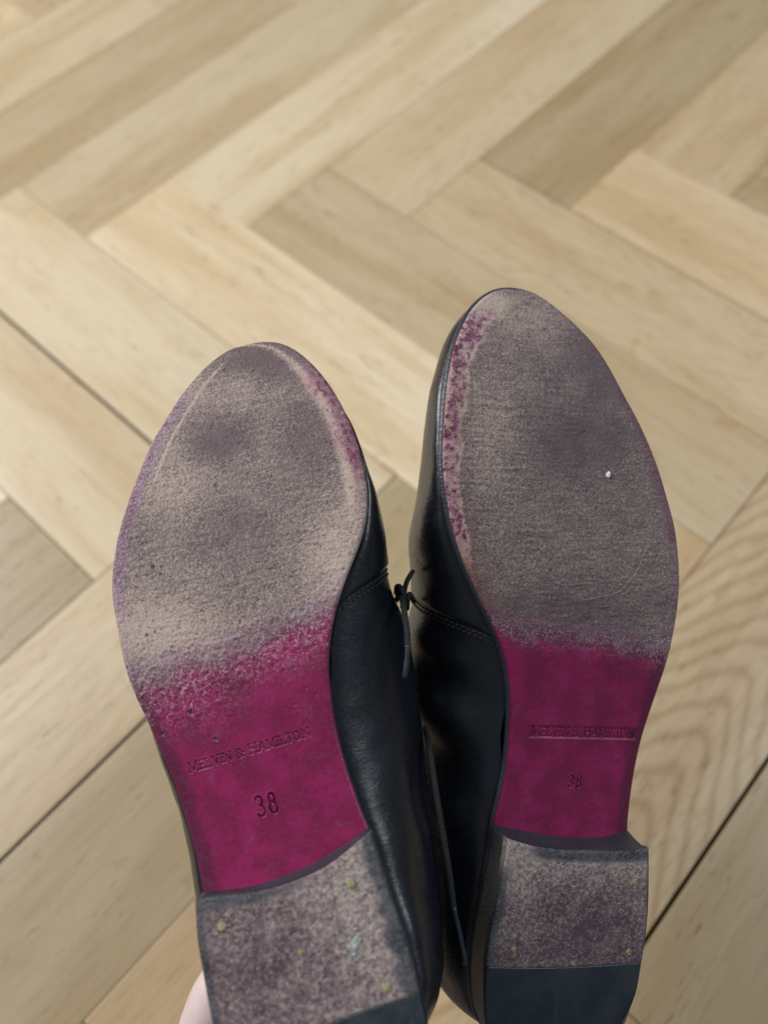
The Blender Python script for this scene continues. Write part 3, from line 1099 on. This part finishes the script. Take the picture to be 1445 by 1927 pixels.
    mesh_obj('vamp', newG.reshape(-1, 3), grid_faces(len(newG), len(cols))[:, ::-1], M_BLACK, root)
    # stitches: two rows beside the turned edge
    VV_, FF_ = [], []
    for row, dy in enumerate((-0.0012, -0.0030)):
        line = []
        for j in range(len(cols)):
            q = cut[j] + dy
            line.append([np.interp(q, yy, G[:, j, a_]) for a_ in range(3)])
        line = np.array(line)
        nv = line - line.mean(0)
        nv[:, 1] = 0
        nv /= np.linalg.norm(nv, axis=1)[:, None]
        line = line + nv * 0.00025
        d_ = np.r_[0, np.cumsum(np.linalg.norm(np.diff(line, axis=0), axis=1))]
        s_ = 0.002
        while s_ < d_[-1] - 0.002:
            q = np.stack([[np.interp(s_ + e_, d_, line[:, a_]) for a_ in range(3)] for e_ in (0, 0.0003, 0.0010, 0.0016, 0.0019)])
            tv, tf = tube_mesh(q, [0.0001, 0.00032, 0.00042, 0.00032, 0.0001], 6)
            off = sum(len(x_) for x_ in VV_)
            VV_.append(tv)
            FF_ += [tuple(i_ + off for i_ in f_) for f_ in tf]
            s_ += 0.0024
    mesh_obj('stitching', np.vstack(VV_), FF_, M_THREAD, root)
    # ---- nails
    for (qx, qy, rr) in cfg['nails']:
        P0 = S.unproj([(qx, qy)], hl)[0]
        Vn, n_ = [], 14
        wob = [rng.uniform(0.9, 1.08) for _ in range(n_)]
        for (k_, zz) in ((1.0, -0.0006), (0.98, 0.00030), (0.80, 0.00036)):
            for j in range(n_):
                an = 2 * math.pi * j / n_
                Vn.append((P0[0] + rr * k_ * wob[j] * math.cos(an), P0[1] + rr * k_ * wob[j] * math.sin(an), hl + zz))
        Fn = [tuple(f) for f in grid_faces(3, n_, True)] + [tuple(range(2 * n_, 3 * n_))]
        mesh_obj('nail', Vn, Fn, M_BRASS, root)
    S.data = dict(fxl=fxl, fxr=fxr, ytop=ytop, ybot=ybot)
    return root


# ---- traced outlines and the wear of each shoe
def blob(px, py, x, y, rx, ry=None, ang=0):
    ry = ry or rx
    a = math.radians(ang)
    dx, dy = px - x, py - y
    u_ = (dx * math.cos(a) + dy * math.sin(a)) / rx
    v_ = (-dx * math.sin(a) + dy * math.cos(a)) / ry
    return np.exp(-(u_ ** 2 + v_ ** 2))


def paint_left(px, py, d, dl, dr, X, Y):
    n = fbm(X * 120, Y * 120, 31, 4) - 0.5
    yb = np.interp(px, [200, 250, 330, 430, 540, 600, 640], [1325, 1285, 1252, 1225, 1178, 1150, 1128])
    wid = np.interp(px, [220, 400, 620], [85, 62, 40])
    dye = sstep(-1, 1, (py - yb + n * 60) / wid)
    dye = dye * (1 - 0.30 * blob(px, py, 300, 1270, 60, 40))
    # dye left in the sheltered rims
    k = sstep(0.0105, 0.001, dr + n * 0.010) * sstep(655, 690, py) * (1 - sstep(860, 990, py))
    n3 = fbm(X * 650, Y * 650, 63, 3) - 0.5
    rim = k
    dye = np.maximum(dye, k * (0.40 + n3 * 0.9 + 0.30 * blob(px, py, 655, 840, 50, 60) + 0.22 * blob(px, py, 610, 720, 40)))
    lil = sstep(0.010, 0.002, dl + n * 0.003) * sstep(690, 780, py) * (1 - 0.5 * sstep(1000, 1250, py)) * 0.85
    lil = np.maximum(lil, 0.40 * blob(px, py, 405, 830, 70, 45, -20))
    lil = np.maximum(lil, 0.45 * sstep(-90, -20, py - yb) * (1 - sstep(0, 40, py - yb)))
    lil = np.maximum(lil, 0.2 * blob(px, py, 350, 1120, 200, 120))
    lil = np.maximum(lil, 0.30 * sstep(0.016, 0.004, dr) * (1 - sstep(1000, 1100, py)))
    tone = 0.50 + 0 * px
    tone += 0.19 * blob(px, py, 300, 1190, 120, 60) + 0.16 * blob(px, py, 640, 1050, 70, 90)
    tone += 0.15 * blob(px, py, 440, 700, 120, 50) - 0.09 * blob(px, py, 400, 1000, 150, 60) - 0.10 * blob(px, py, 590, 820, 70, 90)
    tone -= 0.20 * blob(px, py, 405, 830, 60, 38, -20)
    tone += 0.22 * sstep(0.010, 0.006, dr) * sstep(0.003, 0.006, dr) * (1 - sstep(900, 1000, py))
    ridge = np.exp(-((dl - 0.0085) / 0.0007) ** 2) * sstep(660, 700, py) * (1 - sstep(860, 960, py))
    tone += 0.16 * ridge
    z = 0.00012 * ridge
    fuzz = np.exp(-((py - yb - 18 + n * 40) / 62) ** 2) + 0.45 * blob(px, py, 340, 1330, 90, 60)
    lil = np.maximum(lil, rim * 0.5)
    tone = tone - 0.26 * blob(px, py, 480, 680, 110, 45) + 0.10 * blob(px, py, 330, 930, 60, 120) + 0.10 * rim
    dirt = 0.5 * blob(px, py, 445, 1290, 26, 18)
    return dict(dye=np.clip(dye, 0, 1), lilac=np.clip(lil, 0, 1), tone=np.clip(tone, 0, 1), brown=0 * px, fuzz=np.clip(fuzz, 0, 1),
                dirt=dirt, z=z + 0.0007 * (fbm(X * 800, Y * 800, 77, 3) - 0.5) * np.clip(fuzz, 0, 1))


def paint_right(px, py, d, dl, dr, X, Y):
    n = fbm(X * 120, Y * 120, 51, 4) - 0.5
    yb = np.interp(px, [900, 960, 1050, 1150, 1270], [1160, 1178, 1192, 1196, 1232])
    dye = sstep(-1, 1, (py - yb + n * 50) / 46)
    wl = np.interp(py, [540, 600, 700, 850, 1000, 1100], [0.010, 0.012, 0.0080, 0.0068, 0.0052, 0.002])
    k = sstep(1.25, 0.75, dl / wl + n * 0.9) * sstep(570, 600, py) * (1 - sstep(1010, 1090, py))
    n2 = fbm(X * 620, Y * 620, 61, 3) - 0.5
    dye = np.maximum(dye, k * (0.60 + n2 * 1.5 + n * 0.5))
    dye = np.maximum(dye, 0.42 * sstep(0.007, 0.001, dr + n * 0.006) * sstep(680, 760, py) * (1 - sstep(1010, 1060, py)))
    lil = 0.28 * blob(px, py, 1085, 810, 100, 80) + 0.30 * sstep(0.012, 0.002, dr)
    lil = np.maximum(lil, 0.45 * blob(px, py, 925, 640, 40, 70) + k * 0.4)
    lil = np.maximum(lil, 0.5 * sstep(0.009, 0.002, dr + n * 0.006))
    lil = np.maximum(lil, 0.5 * sstep(-60, -10, py - yb) * (1 - sstep(0, 40, py - yb)))
    tone = 0.47 + 0 * px
    tone += k * 0.42 + 0.10 * blob(px, py, 920, 800, 50, 120) - 0.16 * blob(px, py, 1085, 830, 80, 60) - 0.12 * blob(px, py, 1130, 680, 60, 90, -30) + 0.10 * blob(px, py, 1010, 600, 70, 50)
    tone += 0.35 * blob(px, py, 925, 572, 30, 22)
    tone -= 0.10 * blob(px, py, 1060, 1150, 150, 40)
    brown = sstep(0.010, 0.001, dl + n * 0.004) * sstep(940, 1040, py) * (1 - sstep(1230, 1400, py)) * 0.9
    brown = np.maximum(brown, 0.35 * sstep(0.013, 0.006, dl) * sstep(680, 740, py))
    fuzz = np.exp(-((py - yb - 6 + n * 30) / 22) ** 2) * 0.8 + 0.6 * blob(px, py, 1250, 1215, 35, 40)
    z = -0.0004 * k * sstep(0.2, -0.1, n2)
    return dict(dye=np.clip(dye, 0, 1), lilac=np.clip(lil, 0, 1), tone=np.clip(tone, 0, 1), brown=brown, fuzz=np.clip(fuzz, 0, 1),
                dirt=0 * px, z=z + 0.0004 * (fbm(X * 500, Y * 500, 78, 3) - 0.5) * np.clip(fuzz, 0, 1))


def fold_none(X, Y, Z, ys, S):
    return 0.0022 * (fbm(Y * 40, Z * 40, 91, 3) - 0.5)


def fold_right(X, Y, Z, ys, S):
    f = 0.0022 * (fbm(Y * 40, Z * 40, 93, 3) - 0.5)
    # a bulge and diagonal dent in the quarter behind the seam, inner side
    side_ = sstep(0.0, -0.01, X)
    g = np.exp(-(((Y + 0.070) + 0.55 * (Z + 0.030)) / 0.013) ** 2) * np.exp(-((Z + 0.028) / 0.022) ** 2)
    g2 = np.exp(-(((Y + 0.045) + 0.55 * (Z + 0.025)) / 0.008) ** 2) * np.exp(-((Z + 0.028) / 0.02) ** 2)
    g3 = np.exp(-(((Y + 0.095) + 0.2 * (Z + 0.030)) / 0.016) ** 2) * np.exp(-((Z + 0.030) / 0.018) ** 2)
    return f - side_ * g * 0.0040 - side_ * g2 * 0.0020 + side_ * g3 * 0.0012


LEFT = dict(
    left=[(512, 641.5), (471, 645), (429, 658), (396, 681), (367, 710), (338, 745), (309, 791), (284, 832), (259, 891), (238, 949), (221.5, 1003),
          (213, 1048), (209, 1090), (210, 1130), (220, 1180), (232, 1244), (246, 1289), (265, 1333), (284, 1373), (311, 1437), (332, 1489), (352, 1554),
          (369, 1614), (381, 1678)],
    right=[(512, 641.5), (537, 646.5), (566, 664), (595, 691), (624, 729), (649, 774), (670, 824), (684.6, 882), (691.6, 928), (689, 974), (676, 1023.6),
           (657.5, 1069), (637, 1127), (624, 1178), (617, 1240), (620, 1293), (628, 1353), (642, 1413), (658, 1465), (678, 1521), (694, 1558)],
    seam=[(381, 1680), (461, 1670), (521, 1654), (581, 1630), (630, 1602), (694, 1558)],
    lift_front=[(367, 1694), (400, 1688), (470, 1680), (545, 1661), (620, 1626), (697, 1563)],
    lift_left=[(367, 1694), (372, 1769), (383, 1836), (394, 1896), (408, 1960), (425, 2010)],
    lift_right=[(697, 1563), (716, 1623), (740, 1698), (767, 1776.5), (790, 1870), (800, 1915), (806, 1940)],
    rubber=[(380, 2020), (500, 1975), (619, 1927), (700, 1897), (791, 1868), (830, 1855)],
    hl=0.0005, back_y=-0.18, back_len=0.018, seed=3, text_zone=(1360, 1560),
    stamps=[('MELVIN & HAMILTON', (356, 1455), (585, 1385), 0.0033, 0.00021, 0.00048, 0),
            ('38', (485, 1539), (527, 1527), 0.0066, 0.00030, 0.00085, 0)],
    pits=[(359, 1341, 0.0009), (406, 1391, 0.0006), (306, 1382, 0.0006), (252, 1262, 0.0006), (278, 1196, 0.0006), (293, 1190, 0.0005), (405, 914, 0.0005),
          (380, 979, 0.0005), (289, 1067, 0.0006), (449, 710, 0.0005), (477, 698, 0.0005), (443, 1203, 0.0006), (363, 1215, 0.0005), (388, 1090, 0.0005),
          (420, 1085, 0.0005), (660, 1040, 0.0005), (489, 720, 0.0005)],
    n_pits=420, pit_x=(230, 670), pit_y=(670, 1330),
    paint=paint_left, fold=fold_none, vamp_py=1176, mid_x=lambda y: np.interp(y, [640, 1000, 1300, 1620, 1900], [510, 450, 440, 540, 600]),
    ovL=[(650, 1), (800, -1.5), (1000, -2), (1200, -1), (1260, 6), (1350, 10), (1500, 11.5), (1650, 12), (1800, 10), (1950, 6)],
    ovR=[(650, -2), (800, -3), (860, -2), (915, 0.5), (975, 4), (1036, 8), (1096, 13), (1140, 18), (1200, 26), (1300, 30), (1400, 28), (1500, 25), (1600, 21), (1700, 17),
         (1800, 13), (1950, 7)],
    nails=[(418, 1743, 0.00145), (660, 1663, 0.00145), (727, 1858, 0.00140), (565, 1793, 0.0008)],
    lift_edge=lambda px, py, de, df, U, V: np.maximum(np.maximum(1.15 * sstep(0.0085, 0.002, df + 0 * U) * sstep(1.0, 0.1, U) , 1.0 * sstep(0.0075, 0.0025, (1 - U) * 0.062 + 0.004 * (fbm(px / 22, py / 22, 5, 3) - 0.5))),
                                                      1.1 * sstep(0.0045, 0.001, U * 0.062)),
    lift_tone=lambda px, py: 0.52 + 0.25 * blob(px, py, 660, 1680, 80, 90) - 0.14 * blob(px, py, 480, 1830, 110, 110) + 0.12 * blob(px, py, 720, 1830, 50, 90),
)
RIGHT = dict(
    left=[(953, 541), (940, 543), (913, 556), (886.6, 583), (869, 615), (856, 649), (846.6, 691), (839, 748), (835, 809), (833, 863), (836, 908), (843, 954),
          (852, 1000), (867.6, 1045), (890, 1099), (909, 1137), (930, 1182), (948, 1228), (958, 1273), (961.5, 1311), (961.5, 1349), (959, 1391), (956, 1426),
          (950, 1464), (942, 1502), (930, 1548)],
    right=[(953, 541), (975, 543), (1001, 548.6), (1031, 566), (1062, 592), (1092, 619), (1122, 652), (1147, 691), (1178, 749), (1202, 792.5), (1223.5, 840),
           (1240, 883), (1256, 938), (1269, 985), (1276, 1036), (1279, 1083), (1277, 1130), (1268, 1190), (1255, 1247), (1242, 1285.5), (1224.5, 1336.5),
           (1210, 1381), (1199, 1426), (1191, 1470), (1185, 1515), (1181, 1560)],
    seam=[(928, 1552), (987, 1564), (1051, 1575), (1115, 1577), (1153, 1571), (1180, 1563)],
    lift_front=[(954.5, 1578), (1000, 1592), (1060, 1600), (1120, 1602), (1180, 1601), (1222, 1596)],
    lift_left=[(954.5, 1578), (948, 1633), (936, 1699), (923, 1759), (915, 1819), (913, 1870), (917, 1925), (925, 1950)],
    lift_right=[(1222, 1596), (1221, 1699), (1216, 1760), (1208, 1812), (1200, 1860), (1189, 1895), (1177, 1927), (1168, 1945)],
    rubber=[(880, 1820), (915, 1819), (1000, 1821), (1100, 1818), (1207, 1811), (1240, 1809)],
    hl=0.0, back_y=-0.18, back_len=0.009, seed=8, text_zone=(1340, 1500), rub_drop=0.003, welt=0.0011,
    stamps=[('MELVIN & HAMILTON', (999, 1385), (1193, 1389), 0.0038, 0.00020, 0.00042, 0.00028),
            ('38', (1067, 1481), (1094, 1483), 0.0046, 0.00026, 0.00060, 0)],
    pits=[(1025, 620, 0.0006), (1077, 708, 0.0005), (1014, 598, 0.0004), (1036, 1074, 0.0006), (1148, 900, 0.0005)],
    n_pits=200, pit_x=(860, 1250), pit_y=(580, 1180),
    paint=paint_right, fold=fold_right, vamp_py=1196, mid_x=lambda y: np.interp(y, [540, 1000, 1300, 1570, 1900], [955, 1060, 1095, 1060, 1055]),
    ovL=[(545, 1), (600, 2.5), (690, 3), (790, 3.2), (850, 3.8), (920, 5.5), (1000, 11), (1100, 17), (1150, 22), (1200, 27), (1300, 30), (1400, 29), (1500, 26), (1600, 20),
         (1700, 16), (1800, 12), (1930, 6)],
    ovR=[(545, 1), (800, 0), (1200, 0), (1400, 1), (1600, 1), (1900, 1)],
    nails=[(994, 1654.5, 0.0011), (1194, 1659.5, 0.0011), (965.5, 1786, 0.0011), (1182, 1791, 0.0011)],
    lift_edge=lambda px, py, de, df, U, V: np.maximum(np.maximum(1.1 * sstep(0.006, 0.002, df + 0 * U) * sstep(0.05, 0.3, U), 0.9 * sstep(0.004, 0.001, U * 0.056) * sstep(1600, 1660, py)),
                                                      0.9 * sstep(0.0018, 0.0004, (1 - U) * 0.056)),
    lift_tone=lambda px, py: 0.42 + 0.34 * sstep(1700, 1600, py) + 0.16 * blob(px, py, 975, 1690, 40, 60) - 0.14 * blob(px, py, 1110, 1760, 70, 50) + 0.1 * blob(px, py, 1205, 1700, 15, 80),
)

SL = Shoe('lace_up_shoe', 'black leather lace-up shoe with the paler worn sole, scattered small pits and white-smeared heel', (450, 1000), 0.290, 12, 17, -2)
SR = Shoe('lace_up_shoe', 'black leather lace-up shoe with the darker worn sole, under a white crumb and thread', (1060, 1000), 0.315, 1.5, 5, 16)
for S_, cfg_ in ((SL, LEFT), (SR, RIGHT)):
    build_shoe(S_, cfg_)


# ------------------------------------------------------------------ laces
def cam_pt(px, py, z):
    return np.array([(px - CX) / F * z, -(py - CY) / F * z, -z])


def to_local(S, pts):
    return (np.array(pts) - S.O) @ S.R


def lace(S, pts, r, tip=None):
    P = catmull(to_local(S, [cam_pt(*p) for p in pts]), 14)
    V, Fc = tube_mesh(P, r, 12)
    o = mesh_obj('shoelace', V, Fc, M_LACE, S.root)
    if tip:
        Q = catmull(to_local(S, [cam_pt(*p) for p in tip]), 8)
        rr = np.full(len(Q), r * 0.86)
        rr[0] = r * 1.0
        rr[-1] = r * 0.75
        V, Fc = tube_mesh(Q, rr, 12)
        mesh_obj('aglet', V, Fc, M_AGLET, o)
    return o


lace(SL, [(750, 1108, .318), (757, 1130, .300), (762, 1160, .290), (766, 1190, .286), (767, 1217, .284)], 0.00115,
     [(767, 1215, .284), (766, 1240, .283), (761, 1276, .282)])
lace(SR, [(800, 1370, .318), (808, 1410, .300), (820, 1490, .292), (835, 1580, .289), (846, 1650, .287), (853, 1708, .286)], 0.00115,
     [(853, 1706, .286), (866, 1765, .285), (876, 1814, .284)])
# bow loops seen through the gap
lace(SL, [(745, 1116, .322), (747, 1104, .308), (754, 1106, .304), (760, 1124, .304), (757, 1142, .312)], 0.0010)
lace(SL, [(746, 1130, .322), (752, 1114, .306), (760, 1118, .304), (764, 1140, .312)], 0.0010)
lace(SR, [(764, 1138, .322), (761, 1114, .312), (765, 1096, .311), (772, 1082, .313), (776, 1076, .322)], 0.0010)
lace(SR, [(778, 1132, .325), (771, 1118, .312), (767, 1128, .310), (766, 1145, .318)], 0.0010)

# ------------------------------------------------------------------ debris on the soles
def surface_pt(S, px, py, dz=0.0, hfun=None):
    P = S.unproj([(px, py)], hfun)[0]
    P[2] += dz
    return P


def to_world(S, P):
    return np.array([CAM @ Vector((S.R @ p + S.O).tolist()) for p in np.atleast_2d(P)])


def pebble(name, centre, r, mat, parent=None, squash=(1, 1, 0.6), seed=1, n=14):
    r_ = np.random.RandomState(seed)
    V, m_ = [], 9
    for i in range(m_ + 1):
        a = math.pi * i / m_
        for j in range(n):
            b = 2 * math.pi * j / n
            k = 1 + 0.28 * (vnoise(np.array(3 + 2.2 * math.cos(b) + i * 0.6), np.array(5 + 2.2 * math.sin(b) + seed), 4) - 0.5) * 2
            V.append((centre[0] + r * k * squash[0] * math.sin(a) * math.cos(b), centre[1] + r * k * squash[1] * math.sin(a) * math.sin(b),
                      centre[2] + r * k * squash[2] * math.cos(a)))
    return mesh_obj(name, V, [tuple(f) for f in grid_faces(m_ + 1, n, True)], mat, parent)


pc_ = to_world(SR, surface_pt(SR, 1143, 893, 0.0005))[0]
cr = pebble('crumb', (0, 0, 0), 0.0011, M_CRUMB, None, (0.75, 1.1, 0.7), 3)
cr.matrix_world = CAM @ Matrix.Translation(CAM.inverted() @ Vector(pc_.tolist()))
tag(cr, 'tiny white crumb stuck to the darker sole on the right', 'crumb')
th_pts = [surface_pt(SR, a_, b_, 0.0006) for a_, b_ in [(1214, 1028), (1208, 1045), (1200, 1066), (1190, 1083), (1178, 1096), (1166, 1110), (1148, 1119), (1120, 1125), (1098, 1129)]]
TW = to_world(SR, np.array(th_pts))
V, Fc = tube_mesh(catmull(TW - TW[0], 6), 0.00009, 5)
fo = mesh_obj('stray_thread', V, Fc, simple('pale_thread', (0.34, 0.29, 0.27), 0.6))
fo.location = TW[0]
tag(fo, 'thin pale curved thread lying on the darker right sole', 'thread')
gum = surface_pt(SL, 667, 1780, 0.0001, 0.0005)
GV, GF = [], []
rg = random.Random(4)
for k in range(26):
    a_, q_ = rg.uniform(0, 6.28), abs(rg.gauss(0, 0.0017))
    c_ = gum + np.array([q_ * math.cos(a_) * 0.75 + 0.35 * q_ * math.sin(a_), q_ * math.sin(a_) * 1.15, 0])
    rr_ = rg.uniform(0.0003, 0.0009)
    for i_ in range(5):
        for j_ in range(9):
            al, be = math.pi * i_ / 4 * 0.55, 2 * math.pi * j_ / 9
            w_ = rg.uniform(0.75, 1.2)
            GV.append((c_[0] + rr_ * w_ * math.sin(al) * math.cos(be) * 1.2, c_[1] + rr_ * w_ * math.sin(al) * math.sin(be), c_[2] + rr_ * 0.30 * math.cos(al)))
    GF += [tuple(f) for f in grid_faces(5, 9, True, k * 45)]
g0 = mesh_obj('dried_residue', GV, GF, M_GUM, SL.root)
g0['label'] = 'dried greenish white residue on the heel'


# ------------------------------------------------------------------ hand
def skin_hand():
    # joints in camera space: pixel, pixel, depth, radius
    J, E = [], []

    def add(px, py, z, r, parent=None):
        J.append((*cam_pt(px, py, z), r))
        if parent is not None:
            E.append((parent, len(J) - 1))
        return len(J) - 1
    wrist = add(740, 2620, 0.325, 0.024)
    fore = add(800, 3150, 0.275, 0.029, wrist)
    fore2 = add(860, 4100, 0.215, 0.034, fore)
    fore3 = add(900, 6500, 0.140, 0.038, fore2)
    palm = add(660, 2360, 0.362, 0.030, wrist)
    # thumb along the outer side of the left shoe
    t0 = add(490, 2260, 0.345, 0.019, palm)
    t1 = add(398, 2090, 0.335, 0.0155, t0)
    t2 = add(392, 1960, 0.324, 0.0155, t1)
    t3 = add(421, 1862, 0.318, 0.0138, t2)
    t4 = add(446, 1828, 0.316, 0.0095, t3)
    # fingers close behind the two shoes
    for k, (bx, by, ln) in enumerate(((540, 2150, 1.0), (605, 2130, 1.08), (670, 2140, 1.02), (730, 2180, 0.85))):
        m = add(bx, by + 60, 0.384, 0.0125, palm)
        a = add(bx + 10 * k, by - int(120 * ln), 0.388, 0.0092, m)
        b = add(bx + 14 * k, by - int(215 * ln), 0.382, 0.0082, a)
        add(bx + 16 * k, by - int(270 * ln), 0.368, 0.0070, b)
    me = bpy.data.meshes.new('hand')
    base = Vector(J[0][:3])
    me.from_pydata([Vector(j[:3]) - base for j in J], E, [])
    o = bpy.data.objects.new('hand', me)
    link(o)
    me.materials.append(M_SKIN)
    sk = o.modifiers.new('skin', 'SKIN')
    sk.use_smooth_shade = True
    for i, j in enumerate(J):
        me.skin_vertices[0].data[i].radius = (j[3], j[3])
    me.skin_vertices[0].data[0].use_root = True
    ss_ = o.modifiers.new('sub', 'SUBSURF')
    ss_.levels = ss_.render_levels = 3
    o.matrix_world = CAM @ Matrix.Translation(base)
    return o


def ensure_skin(me):
    pass


def make_hand():
    import bmesh
    o = None
    try:
        o = skin_hand()
    except Exception as ex:
        print('skin layer', ex)
    return o


_old = bpy.data.meshes.new
hand = make_hand()
if hand:
    tag(hand, 'pale bare hand gripping both shoes by their heels from below the frame', 'hand')
